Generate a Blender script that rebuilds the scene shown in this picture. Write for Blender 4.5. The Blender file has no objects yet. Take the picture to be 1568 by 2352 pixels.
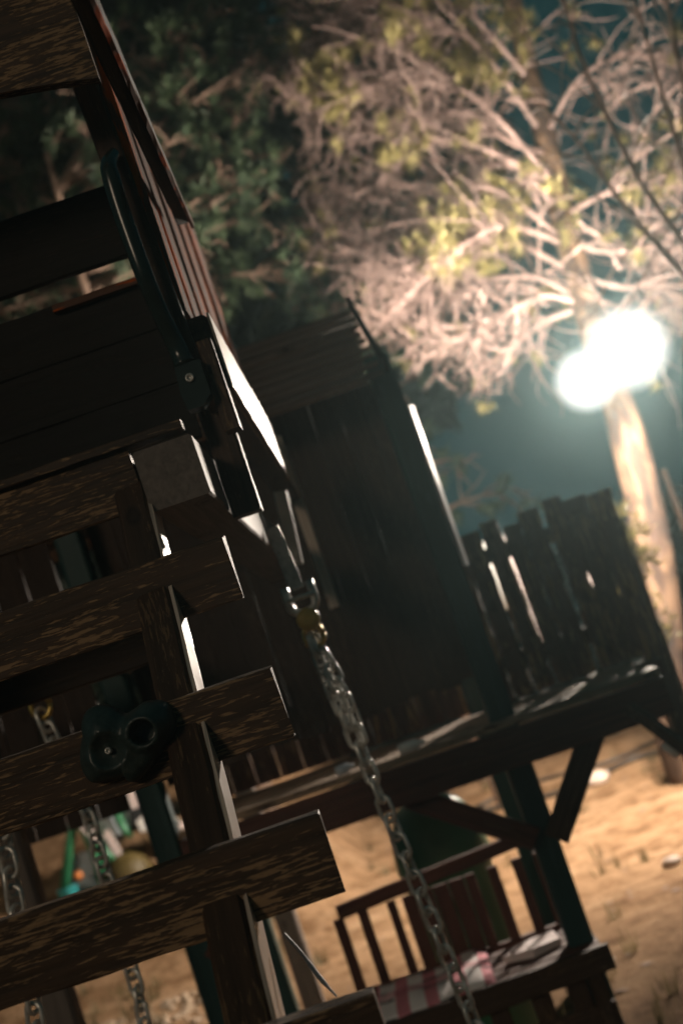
import bpy, bmesh, math, random
from mathutils import Vector, Matrix, noise
random.seed(7)
scene = bpy.context.scene
COL = scene.collection
R = math.radians
# ------------------------------------------------------------------ camera
CAM_H, PITCH, ROLL = 1.5, R(6), R(19)
cp, sp, cr, sr = math.cos(PITCH), math.sin(PITCH), math.cos(ROLL), math.sin(ROLL)
fwd = Vector((0, cp, sp)); up0 = Vector((0, -sp, cp)); rt0 = Vector((1, 0, 0))
cright = rt0 * cr - up0 * sr
cup = rt0 * sr + up0 * cr
cam_d = bpy.data.cameras.new('camera')
cam = bpy.data.objects.new('camera', cam_d); COL.objects.link(cam)
m = Matrix((cright, cup, -fwd)).transposed().to_4x4()
m.translation = (0, 0, CAM_H)
cam.matrix_world = m
cam_d.sensor_fit = 'VERTICAL'; cam_d.sensor_height = 36; cam_d.sensor_width = 24; cam_d.lens = 50
cam_d.clip_start = 0.05; cam_d.clip_end = 400
cam_d.dof.use_dof = True; cam_d.dof.focus_distance = 1.85; cam_d.dof.aperture_fstop = 4.4
cam_d.dof.aperture_blades = 0
scene.camera = cam
# ------------------------------------------------------------------ world, added fill lamp, exposure
w = bpy.data.worlds.new('World'); scene.world = w; w.use_nodes = True
bg = w.node_tree.nodes['Background']
bg.inputs[0].default_value = (0.12, 0.88, 0.98, 1); bg.inputs[1].default_value = 0.026
sun_d = bpy.data.lights.new('front_fill', 'SUN'); sun_d.energy = 0.37; sun_d.angle = R(12); sun_d.color = (1.0, 0.78, 0.56)  # added fill from behind the camera for the plank fronts, no real source
sun = bpy.data.objects.new('front_fill', sun_d); COL.objects.link(sun)
sun.rotation_euler = Vector((0.55, 1.0, -0.42)).to_track_quat('-Z', 'Y').to_euler()
vs = scene.view_settings
vs.view_transform = 'Standard'; vs.look = 'None'; vs.exposure = 0; vs.gamma = 1; vs.use_curve_mapping = False
scene.cycles.use_denoising = True
scene.cycles.volume_bounces = 0
scene.cycles.max_bounces = 5
scene.cycles.sample_clamp_indirect = 3
scene.cycles.transparent_max_bounces = 6
LAMP_W = 1950.0

def at(px, py, Y):
    """point on the plane y=Y seen at a spot of the photograph (1568 x 2352 grid)"""
    u = (px - 784) / 3267; v = -(py - 1176) / 3267
    d = cright * u + cup * v + fwd
    return Vector((0, 0, CAM_H)) + d * (Y / d.y)

def az(px, py, Z):
    u = (px - 784) / 3267; v = -(py - 1176) / 3267
    d = cright * u + cup * v + fwd
    return Vector((0, 0, CAM_H)) + d * ((Z - CAM_H) / d.z)

# ------------------------------------------------------------------ materials
def mat(name):
    m = bpy.data.materials.new(name); m.use_nodes = True
    nt = m.node_tree; b = nt.nodes['Principled BSDF']
    return m, nt, b

def ramp(nt, src, stops):
    r = nt.nodes.new('ShaderNodeValToRGB')
    el = r.color_ramp.elements
    while len(el) < len(stops): el.new(0.5)
    for e, (p, c) in zip(el, stops):
        e.position = p; e.color = (*c, 1) if len(c) == 3 else c
    nt.links.new(src, r.inputs[0]); return r.outputs[0]

def nz(nt, scale, detail=4, vec=None, rough=0.55, dist=0.0):
    n = nt.nodes.new('ShaderNodeTexNoise')
    n.inputs['Scale'].default_value = scale; n.inputs['Detail'].default_value = detail
    n.inputs['Roughness'].default_value = rough; n.inputs['Distortion'].default_value = dist
    if vec is not None: nt.links.new(vec, n.inputs['Vector'])
    return n.outputs['Fac']

def ocoord(nt, scale=(1, 1, 1)):
    tc = nt.nodes.new('ShaderNodeTexCoord'); mp = nt.nodes.new('ShaderNodeMapping')
    mp.inputs['Scale'].default_value = scale
    oi = nt.nodes.new('ShaderNodeObjectInfo'); ml = nt.nodes.new('ShaderNodeMath'); ml.operation = 'MULTIPLY'
    ml.inputs[1].default_value = 37.0
    nt.links.new(oi.outputs['Random'], ml.inputs[0])
    nt.links.new(ml.outputs[0], mp.inputs['Location'])
    nt.links.new(tc.outputs['Object'], mp.inputs['Vector'])
    return mp.outputs[0]

def mixc(nt, f, a, b, mode='MIX'):
    mx = nt.nodes.new('ShaderNodeMix'); mx.data_type = 'RGBA'; mx.blend_type = mode
    if isinstance(f, (int, float)): mx.inputs[0].default_value = f
    else: nt.links.new(f, mx.inputs[0])
    for i, s in ((6, a), (7, b)):
        if isinstance(s, tuple): mx.inputs[i].default_value = (*s, 1)
        else: nt.links.new(s, mx.inputs[i])
    return mx.outputs[2]

def bump(nt, b, h, strength=0.4, dist=0.004):
    bp = nt.nodes.new('ShaderNodeBump'); bp.inputs['Strength'].default_value = strength
    bp.inputs['Distance'].default_value = dist
    nt.links.new(h, bp.inputs['Height']); nt.links.new(bp.outputs[0], b.inputs['Normal'])

def wood(name, dark, mid, flake, amount=0.5, rough=0.6, sc=(30, 260, 260), spec=0.35, bumps=0.5):
    """stained timber along local X whose stain has worn off in short streaks"""
    m, nt, b = mat(name)
    v = ocoord(nt, (sc[0] * .12, sc[1] * .3, sc[2] * .3))
    grain = nz(nt, 1.0, 6, v, 0.6, 0.6)
    v2 = ocoord(nt, sc)
    chips = nz(nt, 1.0, 3, v2, 0.6, 0.35)
    big = nz(nt, 1.0, 2, ocoord(nt, (5, 16, 16)))
    base = ramp(nt, grain, [(0.3, dark), (0.7, mid)])
    add = nt.nodes.new('ShaderNodeMath'); add.operation = 'MULTIPLY_ADD'
    nt.links.new(big, add.inputs[0]); add.inputs[1].default_value = 0.55; nt.links.new(chips, add.inputs[2])
    oi = nt.nodes.new('ShaderNodeObjectInfo'); rv = nt.nodes.new('ShaderNodeMath'); rv.operation = 'MULTIPLY_ADD'
    rv.inputs[1].default_value = 0.07; nt.links.new(oi.outputs['Random'], rv.inputs[0]); nt.links.new(add.outputs[0], rv.inputs[2]); add = rv
    vk = nt.nodes.new('ShaderNodeTexVoronoi'); vk.inputs['Scale'].default_value = 1.0
    nt.links.new(ocoord(nt, (4.5, 9, 9)), vk.inputs['Vector'])
    kn = ramp(nt, vk.outputs['Distance'], [(0.05, (0.25, 0.22, 0.2)), (0.10, (1, 1, 1)), (0.13, (0.45, 0.42, 0.4)), (0.17, (1, 1, 1))])
    mask = ramp(nt, add.outputs[0], [(0.995 - amount * 0.25, (0, 0, 0)), (1.07 - amount * 0.25, (1, 1, 1))])
    fl = mixc(nt, grain, tuple(c * .55 for c in flake), flake)
    c = mixc(nt, mask, base, fl)
    c = mixc(nt, 1.0, c, kn, 'MULTIPLY')
    nt.links.new(c, b.inputs['Base Color'])
    b.inputs['Roughness'].default_value = rough; b.inputs['Specular IOR Level'].default_value = spec
    sub = nt.nodes.new('ShaderNodeMath'); sub.operation = 'SUBTRACT'
    nt.links.new(grain, sub.inputs[0])
    mm = nt.nodes.new('ShaderNodeMath'); mm.operation = 'MULTIPLY'; mm.inputs[1].default_value = 0.4
    nt.links.new(mask, mm.inputs[0]); nt.links.new(mm.outputs[0], sub.inputs[1])
    bump(nt, b, sub.outputs[0], bumps, 0.003)
    return m

M = {}
M['plank'] = wood('worn_brown_stain', (0.019, 0.011, 0.006), (0.085, 0.046, 0.024), (0.35, 0.215, 0.11), 0.50)
M['post'] = wood('dark_brown_stain', (0.026, 0.013, 0.007), (0.068, 0.036, 0.020), (0.17, 0.10, 0.05), 0.35)
M['pale'] = wood('pale_lamplit_timber', (0.40, 0.31, 0.25), (0.66, 0.56, 0.48), (0.30, 0.10, 0.03), 0.2, 0.38, (10, 60, 60), 0.5, 0.25)  # lamplight on right-hand faces put into a pale tone
M['orange'] = wood('cedar_orange_glints', (0.09, 0.048, 0.032), (0.18, 0.10, 0.075), (0.75, 0.14, 0.012), 0.58, 0.85, (6, 40, 40), 0.04, 0.3)  # orange flecks stand for lamp glints on the plank edges
M['redwood'] = wood('red_brown_stain', (0.045, 0.014, 0.009), (0.11, 0.038, 0.024), (0.12, 0.06, 0.03), 0.2, 0.55)
M['teal'] = wood('dark_teal_paint', (0.010, 0.035, 0.034), (0.016, 0.060, 0.058), (0.03, 0.08, 0.08), 0.2, 0.45, (10, 60, 60))
M['black'] = wood('black_stained_board', (0.008, 0.007, 0.006), (0.016, 0.013, 0.011), (0.03, 0.022, 0.016), 0.2, 0.8)
M['house'] = wood('charcoal_brown_board', (0.020, 0.012, 0.009), (0.052, 0.033, 0.025), (0.09, 0.06, 0.045), 0.4, 0.8)
M['roof'] = wood('grey_brown_roof_board', (0.05, 0.036, 0.030), (0.12, 0.088, 0.072), (0.17, 0.13, 0.10), 0.3, 0.8)
M['slab'] = wood('rough_grey_brown_slab', (0.05, 0.030, 0.024), (0.13, 0.080, 0.062), (0.40, 0.28, 0.14), 0.5, 0.7, (9, 90, 90))
M['deckwood'] = wood('bleached_deck_board', (0.20, 0.13, 0.08), (0.42, 0.30, 0.21), (0.10, 0.06, 0.04), 0.45, 0.6, (12, 60, 60))
M['joist'] = wood('grey_brown_beam', (0.10, 0.082, 0.072), (0.19, 0.155, 0.135), (0.26, 0.20, 0.16), 0.2, 0.7)

def simple(name, col, rough=0.5, metal=0.0, var=0.25, sc=30, b_=0.2, spec=0.5):
    m, nt, b = mat(name)
    n = nz(nt, sc, 3, ocoord(nt))
    c = ramp(nt, n, [(0.3, tuple(x * (1 - var) for x in col)), (0.7, tuple(min(1, x * (1 + var)) for x in col))])
    nt.links.new(c, b.inputs['Base Color']); b.inputs['Roughness'].default_value = rough
    b.inputs['Metallic'].default_value = metal; b.inputs['Specular IOR Level'].default_value = spec
    if b_: bump(nt, b, nz(nt, sc * 6, 3, ocoord(nt)), b_, 0.001)
    return m
M['hold'] = simple('black_green_resin', (0.026, 0.042, 0.039), 0.38, 0, 0.3, 60, 0.5)
M['handle'] = simple('dark_green_plastic', (0.014, 0.025, 0.022), 0.24, 0, 0.15, 40, 0.08)
M['steel'] = simple('worn_galvanised_steel', (0.66, 0.64, 0.60), 0.28, 0.4, 0.3, 50, 0.2)
M['pale_lit'] = simple('pale_lit_tone', (0.42, 0.43, 0.46), 0.4, 0, 0.45, 9, 0.2)  # pale tone put in for lamplight on the tower corner and the splinter
M['yellow'] = simple('yellow_plastic', (0.60, 0.40, 0.07), 0.35, 0, 0.2, 40, 0.1)
M['yellowz'] = simple('yellow_zinc', (0.55, 0.40, 0.12), 0.32, 0.8, 0.3, 60, 0.1)
M['green'] = simple('bright_green_paint', (0.035, 0.20, 0.09), 0.35, 0, 0.2, 20, 0.05)
M['dgreen'] = simple('moss_green_plastic', (0.045, 0.17, 0.09), 0.4, 0, 0.15, 8, 0.05)
M['pblue'] = simple('pale_blue_cloth', (0.50, 0.55, 0.62), 0.8, 0, 0.15, 15, 0.3)
M['ppink'] = simple('pale_pink_cloth', (0.78, 0.66, 0.64), 0.7, 0, 0.1, 15, 0.3)
M['white'] = simple('white_plastic', (0.80, 0.80, 0.78), 0.35, 0, 0.05, 15, 0.05)
M['rubber'] = simple('black_rubber', (0.015, 0.015, 0.015), 0.6, 0, 0.2, 30, 0.2)
M['tealp'] = simple('turquoise_plastic', (0.05, 0.42, 0.45), 0.35, 0, 0.1, 15, 0.05)
M['mustard'] = simple('mustard_plastic', (0.08, 0.055, 0.010), 0.6, 0, 0.1, 15, 0.05)
M['hose'] = simple('dark_hose_rubber', (0.03, 0.022, 0.016), 0.5, 0, 0.2, 15, 0.1)
M['stone'] = simple('pale_stone', (0.45, 0.36, 0.30), 0.8, 0, 0.3, 15, 0.5)
M['housing'] = simple('grey_cast_housing', (0.20, 0.20, 0.20), 0.5, 0.5, 0.1, 15, 0.1)
M['tarp'] = simple('grey_teal_tarpaulin', (0.10, 0.15, 0.16), 0.6, 0, 0.15, 8, 0.3)
M['pebble'] = simple('pebble', (0.30, 0.22, 0.15), 0.8, 0, 0.4, 5, 0.4)

def bark(name, a, b_, sc=(9, 9, 2.2)):
    m, nt, b = mat(name)
    tc = ocoord(nt, sc)
    n = nz(nt, 1.6, 6, tc, 0.6, 0.8)
    c = ramp(nt, n, [(0.36, tuple(x * .25 for x in a)), (0.47, a), (0.62, b_), (0.75, tuple(min(1, x * 1.25) for x in b_))])
    nt.links.new(c, b.inputs['Base Color']); b.inputs['Roughness'].default_value = 0.85
    bump(nt, b, n, 1.0, 0.03); return m
M['bark'] = bark('flaky_pine_bark', (0.04, 0.020, 0.011), (0.135, 0.080, 0.045), (5, 5, 1.5))
M['twig'] = simple('pinkish_dry_twig', (0.185, 0.125, 0.108), 0.7, 0, 0.35, 9, 0)
M['twigd'] = simple('brown_twig', (0.16, 0.105, 0.075), 0.8, 0, 0.35, 9, 0)
def leafm(name, a, b_):
    m, nt, b = mat(name)
    n = nz(nt, 3.0, 2, ocoord(nt))
    c = ramp(nt, n, [(0.35, a), (0.65, b_)])
    nt.links.new(c, b.inputs['Base Color']); b.inputs['Roughness'].default_value = 0.6
    tr = nt.nodes.new('ShaderNodeBsdfTranslucent'); nt.links.new(c, tr.inputs[0])
    mx = nt.nodes.new('ShaderNodeMixShader'); mx.inputs[0].default_value = 0.35
    nt.links.new(b.outputs[0], mx.inputs[1]); nt.links.new(tr.outputs[0], mx.inputs[2])
    nt.links.new(mx.outputs[0], nt.nodes['Material Output'].inputs[0]); return m
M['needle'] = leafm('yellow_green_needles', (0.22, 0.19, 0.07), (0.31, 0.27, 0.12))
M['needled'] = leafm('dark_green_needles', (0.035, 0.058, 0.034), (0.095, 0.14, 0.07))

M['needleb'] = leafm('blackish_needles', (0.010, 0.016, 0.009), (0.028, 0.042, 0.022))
# sand
m, nt, b = mat('dry_sandy_ground')
tc = nt.nodes.new('ShaderNodeTexCoord')
def gm(s):
    mp = nt.nodes.new('ShaderNodeMapping'); mp.inputs['Scale'].default_value = s
    nt.links.new(tc.outputs['Object'], mp.inputs['Vector']); return mp.outputs[0]
n1 = nz(nt, 1.0, 5, gm((1.2, 3.5, 1)), 0.6); n2 = nz(nt, 14, 6, gm((1, 1, 1)), 0.7); n3 = nz(nt, 5, 4, gm((1, 1, 1)), 0.7)
c = ramp(nt, n1, [(0.3, (0.25, 0.145, 0.075)), (0.55, (0.36, 0.225, 0.13)), (0.75, (0.45, 0.305, 0.19))])
c2 = ramp(nt, n3, [(0.46, (1, 1, 1)), (0.66, (0.46, 0.40, 0.32))])
c = mixc(nt, 1.0, c, c2, 'MULTIPLY')
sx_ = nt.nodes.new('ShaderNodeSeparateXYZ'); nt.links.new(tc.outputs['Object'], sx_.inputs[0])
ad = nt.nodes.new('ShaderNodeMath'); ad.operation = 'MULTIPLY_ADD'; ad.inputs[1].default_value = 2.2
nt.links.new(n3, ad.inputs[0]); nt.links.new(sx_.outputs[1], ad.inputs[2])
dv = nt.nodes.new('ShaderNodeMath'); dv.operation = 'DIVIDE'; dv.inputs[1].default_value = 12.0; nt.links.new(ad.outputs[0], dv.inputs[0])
turf_dimming = ramp(nt, dv.outputs[0], [(0.50, (0.34, 0.32, 0.28)), (0.76, (0.9, 0.9, 0.9))])  # grassy tone, plus near sand dimmed in colour against strong lamplight
c = mixc(nt, 1.0, c, turf_dimming, 'MULTIPLY')
c3 = ramp(nt, n2, [(0.35, (0.72, 0.70, 0.66)), (0.6, (1, 1, 1))])
c = mixc(nt, 1.0, c, c3, 'MULTIPLY')
nt.links.new(c, b.inputs['Base Color']); b.inputs['Roughness'].default_value = 0.95
b.inputs['Specular IOR Level'].default_value = 0.1
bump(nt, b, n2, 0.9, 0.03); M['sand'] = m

# plaid cloth; its white blocks stand for lamplight through the bench slats
m, nt, b = mat('pink_plaid_light_blocks')
uv = nt.nodes.new('ShaderNodeTexCoord'); sx = nt.nodes.new('ShaderNodeSeparateXYZ'); nt.links.new(uv.outputs['UV'], sx.inputs[0])
def stripe(out, freq, duty, off=0.0):
    a = nt.nodes.new('ShaderNodeMath'); a.operation = 'MULTIPLY_ADD'; a.inputs[1].default_value = freq; a.inputs[2].default_value = off
    nt.links.new(out, a.inputs[0]); f = nt.nodes.new('ShaderNodeMath'); f.operation = 'FRACT'; nt.links.new(a.outputs[0], f.inputs[0])
    g = nt.nodes.new('ShaderNodeMath'); g.operation = 'LESS_THAN'; g.inputs[1].default_value = duty; nt.links.new(f.outputs[0], g.inputs[0]); return g.outputs[0]
s1 = stripe(sx.outputs[0], 4.0, 0.55, 0.9); s2 = stripe(sx.outputs[1], 1.6, 0.6, 0.05); s3 = stripe(sx.outputs[1], 3.2, 0.16, 0.1)
c = mixc(nt, s1, (0.62, 0.22, 0.26), (0.80, 0.74, 0.73)); c_ = mixc(nt, s1, (0.55, 0.18, 0.22), (0.72, 0.45, 0.47))
c = mixc(nt, s2, c_, c); 
mul = nt.nodes.new('ShaderNodeMath'); mul.operation = 'MULTIPLY'; nt.links.new(s3, mul.inputs[0])
s4 = stripe(sx.outputs[0], 2.0, 0.5, 0.2); nt.links.new(s4, mul.inputs[1])
c = mixc(nt, mul.outputs[0], c, (0.03, 0.03, 0.035))
nt.links.new(c, b.inputs['Base Color']); b.inputs['Roughness'].default_value = 0.9; M['plaid'] = m

m, nt, b = mat('lit_lamp_lens'); b.inputs['Base Color'].default_value = (1, 1, 1, 1)
b.inputs['Emission Color'].default_value = (1, 0.86, 0.72, 1); b.inputs['Emission Strength'].default_value = 14.0
M['lens'] = m

m, nt, b = mat('lamp_bloom_glow')  # lens bloom round the lamps, put in as emission fading to the rim
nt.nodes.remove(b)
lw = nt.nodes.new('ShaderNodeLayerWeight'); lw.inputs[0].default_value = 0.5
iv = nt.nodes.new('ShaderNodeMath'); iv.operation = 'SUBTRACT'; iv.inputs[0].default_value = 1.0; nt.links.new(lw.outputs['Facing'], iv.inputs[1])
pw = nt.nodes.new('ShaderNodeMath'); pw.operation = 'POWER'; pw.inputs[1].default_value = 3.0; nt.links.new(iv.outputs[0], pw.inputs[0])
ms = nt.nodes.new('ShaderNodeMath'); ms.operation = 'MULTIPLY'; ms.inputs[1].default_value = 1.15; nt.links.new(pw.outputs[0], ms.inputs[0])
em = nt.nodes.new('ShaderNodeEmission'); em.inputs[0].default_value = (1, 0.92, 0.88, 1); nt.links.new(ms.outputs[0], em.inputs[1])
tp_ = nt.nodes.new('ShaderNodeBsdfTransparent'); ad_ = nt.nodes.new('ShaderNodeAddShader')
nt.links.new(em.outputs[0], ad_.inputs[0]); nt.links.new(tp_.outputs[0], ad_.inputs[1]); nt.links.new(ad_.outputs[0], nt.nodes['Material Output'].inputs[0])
M['bloom_shell'] = m

# ------------------------------------------------------------------ helpers
def link(o, parent=None):
    COL.objects.link(o)
    if parent is not None: o.parent = parent
    return o

def thing(name, label, cat, loc=(0, 0, 0), group=None):
    o = bpy.data.objects.new(name, None); COL.objects.link(o); o.location = loc
    o.empty_display_size = 0.05
    o['label'] = label; o['category'] = cat
    if group: o['group'] = group
    return o

def tag(o, label=None, cat=None, group=None, kind=None):
    if label: o['label'] = label
    if cat: o['category'] = cat
    if group: o['group'] = group
    if kind: o['kind'] = kind
    return o

def meshobj(name, verts, faces, mt, parent=None, smooth=False, origin=None):
    """verts in world space; the object's origin goes to `origin` (or its parent's)"""
    base = Vector(origin) if origin is not None else Vector((0, 0, 0))
    me = bpy.data.meshes.new(name)
    me.from_pydata([tuple(Vector(v) - base) for v in verts], [], faces); me.update()
    if smooth:
        for p in me.polygons: p.use_smooth = True
    me.materials.append(mt)
    o = bpy.data.objects.new(name, me); link(o, parent)
    pl = parent_loc(parent)
    o.location = base - pl
    return o

def parent_loc(p):
    v = Vector((0, 0, 0))
    while p is not None:
        v = v + p.location; p = p.parent
    return v

def timber(name, p0, p1, w_, h_, mt, parent=None, up=(0, 0, 1), n=10, jit=0.0012, ch=0.12, endcut=0.0):
    """sawn timber from p0 to p1: w_ across, h_ along `up`; slightly wavy arrises"""
    p0 = Vector(p0); p1 = Vector(p1); d = (p1 - p0); L = d.length; x = d.normalized()
    z = Vector(up); z = (z - x * z.dot(x)).normalized(); y = z.cross(x)
    c = min(w_, h_) * ch; a, b_ = w_ / 2, h_ / 2
    sec = [(-a + c, -b_), (a - c, -b_), (a, -b_ + c), (a, b_ - c), (a - c, b_), (-a + c, b_), (-a, b_ - c), (-a, -b_ + c)]
    vs_, fs = [], []
    sd = random.random() * 50
    for i in range(n + 1):
        t = i / n
        for k, (yy, zz) in enumerate(sec):
            q = noise.noise(Vector((t * L * 14 + sd, k * 3.1, sd))) * jit
            e = noise.noise(Vector((k * 1.7, sd, 2.0))) * endcut if i in (0, n) else 0
            vs_.append((t * L + e, yy + q * (1 if yy > 0 else -1), zz + q * 1.5 * (1 if zz > 0 else -1)))
    for i in range(n):
        for k in range(8):
            k2 = (k + 1) % 8
            fs.append((i * 8 + k, (i + 1) * 8 + k, (i + 1) * 8 + k2, i * 8 + k2))
    fs.append(tuple(range(8))); fs.append(tuple(n * 8 + k for k in range(7, -1, -1)))
    me = bpy.data.meshes.new(name); me.from_pydata(vs_, [], fs); me.update()
    bm = bmesh.new(); bm.from_mesh(me); bmesh.ops.recalc_face_normals(bm, faces=bm.faces); bm.to_mesh(me); bm.free()
    me.materials.append(mt)
    o = bpy.data.objects.new(name, me); link(o, parent)
    mw = Matrix((x, y, z)).transposed().to_4x4()
    o.rotation_mode = 'QUATERNION'; o.rotation_quaternion = mw.to_quaternion()
    o.location = p0 - parent_loc(parent)
    return o

def tube_data(pts, rads, sides=6, base=0):
    vs_, fs = [], []
    prev = None
    for i, p in enumerate(pts):
        if i == 0: d = pts[1] - pts[0]
        elif i == len(pts) - 1: d = pts[-1] - pts[-2]
        else: d = pts[i + 1] - pts[i - 1]
        d = d.normalized() if d.length > 1e-9 else Vector((0, 0, 1))
        ref = prev if prev is not None else (Vector((0, 0, 1)) if abs(d.z) < .9 else Vector((1, 0, 0)))
        a = (ref - d * ref.dot(d)); a = a.normalized() if a.length > 1e-6 else d.orthogonal().normalized()
        b_ = d.cross(a); prev = a
        for k in range(sides):
            an = 2 * math.pi * k / sides
            vs_.append(p + (a * math.cos(an) + b_ * math.sin(an)) * rads[i])
    for i in range(len(pts) - 1):
        for k in range(sides):
            k2 = (k + 1) % sides
            fs.append((base + i * sides + k, base + i * sides + k2, base + (i + 1) * sides + k2, base + (i + 1) * sides + k))
    fs.append(tuple(base + k for k in range(sides - 1, -1, -1)))
    fs.append(tuple(base + (len(pts) - 1) * sides + k for k in range(sides)))
    return vs_, fs

class MB:
    def __init__(s): s.v = []; s.f = []
    def tube(s, pts, rads, sides=6):
        if isinstance(rads, (int, float)): rads = [rads] * len(pts)
        a, b_ = tube_data([Vector(p) for p in pts], rads, sides, len(s.v)); s.v += a; s.f += b_
    def quad(s, *p):
        n = len(s.v); s.v += [Vector(q) for q in p]; s.f.append(tuple(range(n, n + len(p))))
    def build(s, name, mt, parent=None, smooth=True, origin=None):
        return meshobj(name, s.v, s.f, mt, parent, smooth, origin if origin is not None else (parent_loc(parent) if parent is not None else None))

def curve_pts(pts, sub=5):
    P = [Vector(p) for p in pts]; out = []
    for i in range(len(P) - 1):
        p0 = P[max(0, i - 1)]; p1 = P[i]; p2 = P[i + 1]; p3 = P[min(len(P) - 1, i + 2)]
        for j in range(sub):
            t = j / sub
            out.append(0.5 * ((2 * p1) + (-p0 + p2) * t + (2 * p0 - 5 * p1 + 4 * p2 - p3) * t * t + (-p0 + 3 * p1 - 3 * p2 + p3) * t ** 3))
    out.append(P[-1]); return out

def tubeobj(name, pts, rads, mt, parent=None, sides=10, sub=5, origin=None):
    c = curve_pts(pts, sub)
    if not isinstance(rads, (int, float)):
        rr = []
        for i in range(len(rads) - 1):
            rr += [rads[i] + (rads[i + 1] - rads[i]) * j / sub for j in range(sub)]
        rads = rr + [rads[-1]]
    b_ = MB(); b_.tube(c, rads, sides); return b_.build(name, mt, parent, True, origin)

def lathe(name, centre, axis, prof, mt, parent=None, n=20):
    axis = Vector(axis).normalized(); a = axis.orthogonal().normalized(); b_ = axis.cross(a); C = Vector(centre)
    vs_, fs = [], []
    for (r_, t) in prof:
        for k in range(n):
            an = 2 * math.pi * k / n
            vs_.append(C + axis * t + (a * math.cos(an) + b_ * math.sin(an)) * r_)
    for i in range(len(prof) - 1):
        for k in range(n):
            k2 = (k + 1) % n
            fs.append((i * n + k, i * n + k2, (i + 1) * n + k2, (i + 1) * n + k))
    fs.append(tuple(range(n - 1, -1, -1))); fs.append(tuple((len(prof) - 1) * n + k for k in range(n)))
    return meshobj(name, vs_, fs, mt, parent, True, parent_loc(parent) if parent is not None else C)

# ------------------------------------------------------------------ ground
def gz(x, y):
    z = 0.025 * noise.noise(Vector((x * .8, y * .8, 0))) + 0.012 * noise.noise(Vector((x * 3, y * 3, 4)))
    def sm(t):
        t = max(0.0, min(1.0, t)); return t * t * (3 - 2 * t)
    back = sm((y - 9.0) / 6.0) * .33
    bank = sm((y - 8.8) / 3.4) * sm((-x - .55) / .8) * 1.3
    return z * (1 if y > 2 else .6) + max(back, bank)
gv, gf = [], []
xs = [-45, -30, -18] + [-12 + i * 0.18 for i in range(134)] + [18, 30, 45]
ys = [-12, -5, 0] + [2 + i * 0.15 for i in range(140)] + [28, 45]
for y in ys:
    for x in xs: gv.append((x, y, gz(x, y)))
nx = len(xs)
for j in range(len(ys) - 1):
    for i in range(nx - 1): gf.append((j * nx + i, j * nx + i + 1, (j + 1) * nx + i + 1, (j + 1) * nx + i))
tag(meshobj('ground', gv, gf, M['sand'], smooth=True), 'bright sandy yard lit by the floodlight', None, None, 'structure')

def grass(name, spots, label, mt, n=16, hh=0.09):
    g = MB()
    for (x, y) in spots:
        z = gz(x, y)
        for _ in range(n):
            a = random.random() * 6.283; r_ = random.random() * .06; h = hh * (.4 + random.random()); l = .05 * random.random()
            p = Vector((x + r_ * math.cos(a), y + r_ * math.sin(a), z)); t = p + Vector((l * math.cos(a), l * math.sin(a), h))
            s_ = Vector((-math.sin(a), math.cos(a), 0)) * .004
            g.quad(p - s_, p + s_, t)
    o = g.build(name, mt, None, False, (0, 0, 0)); tag(o, label, 'grass', None, 'stuff'); return o
M['dry'] = leafm('dry_grass', (0.10, 0.085, 0.04), (0.22, 0.17, 0.08))
sp = []
for i in range(170):
    x = random.uniform(-.3, 4.0); y = random.uniform(4.2, 8.0)
    if noise.noise(Vector((x * 1.5, y * 1.5, 9))) > -.05 and random.random() < (8.4 - y) / 3: sp.append((x, y))
for i in range(520):
    x = random.uniform(-5.0, -1.2); y = random.uniform(6.5, 11.5)
    if noise.noise(Vector((x * 1.5, y * 1.5, 9))) > -.1: sp.append((x, y))
for i in range(120):
    sp.append((random.uniform(-1, 5), random.uniform(8, 15)))
grass('grass_tufts', sp, 'short dry grass tufts scattered over the sandy yard', M['dry'])
# pebbles at lower left: one stuff object
pv, pf = [], []
for i in range(420):
    x = random.uniform(-3.6, -1.2); y = random.uniform(6.5, 8.6); r_ = random.uniform(.015, .05)
    z = gz(x, y); n0 = len(pv)
    for (dx, dy, dz) in ((-1, 0, 0), (0, -1, .1), (1, 0, 0), (0, 1, .1), (0, 0, 1), (0, 0, -.8)):
        pv.append((x + dx * r_ * random.uniform(.7, 1.4), y + dy * r_ * random.uniform(.7, 1.4), z + dz * r_ * random.uniform(.5, .8)))
    for a, b_, c_ in ((0, 1, 4), (1, 2, 4), (2, 3, 4), (3, 0, 4), (1, 0, 5), (2, 1, 5), (3, 2, 5), (0, 3, 5)): pf.append((n0 + a, n0 + b_, n0 + c_))
tag(meshobj('pebbles', pv, pf, M['pebble'], smooth=True), 'loose brown pebbles on the ground at the lower left', 'pebbles', None, 'stuff')

lt = MB()
for i in range(1300):
    x = random.uniform(-1.5, 4.5); y = random.uniform(4.6, 13)
    if random.random() > .25 + .5 * noise.noise(Vector((x, y, 2))) + .25: continue
    z = gz(x, y) + .006; a = random.random() * 6.28; l = random.uniform(.012, .04); w2 = l * random.uniform(.25, .6)
    u = Vector((math.cos(a), math.sin(a), random.uniform(-.1, .3))) * l; v = Vector((-math.sin(a), math.cos(a), random.uniform(0, .3))) * w2
    p = Vector((x, y, z)); lt.quad(p - u, p - v * .8, p + u, p + v)
o = lt.build('leaf_litter', M['twigd'], None, False, (0, 0, 0)); tag(o, 'dead leaves and bark chips littering the sand', 'leaf litter', None, 'stuff')

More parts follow.
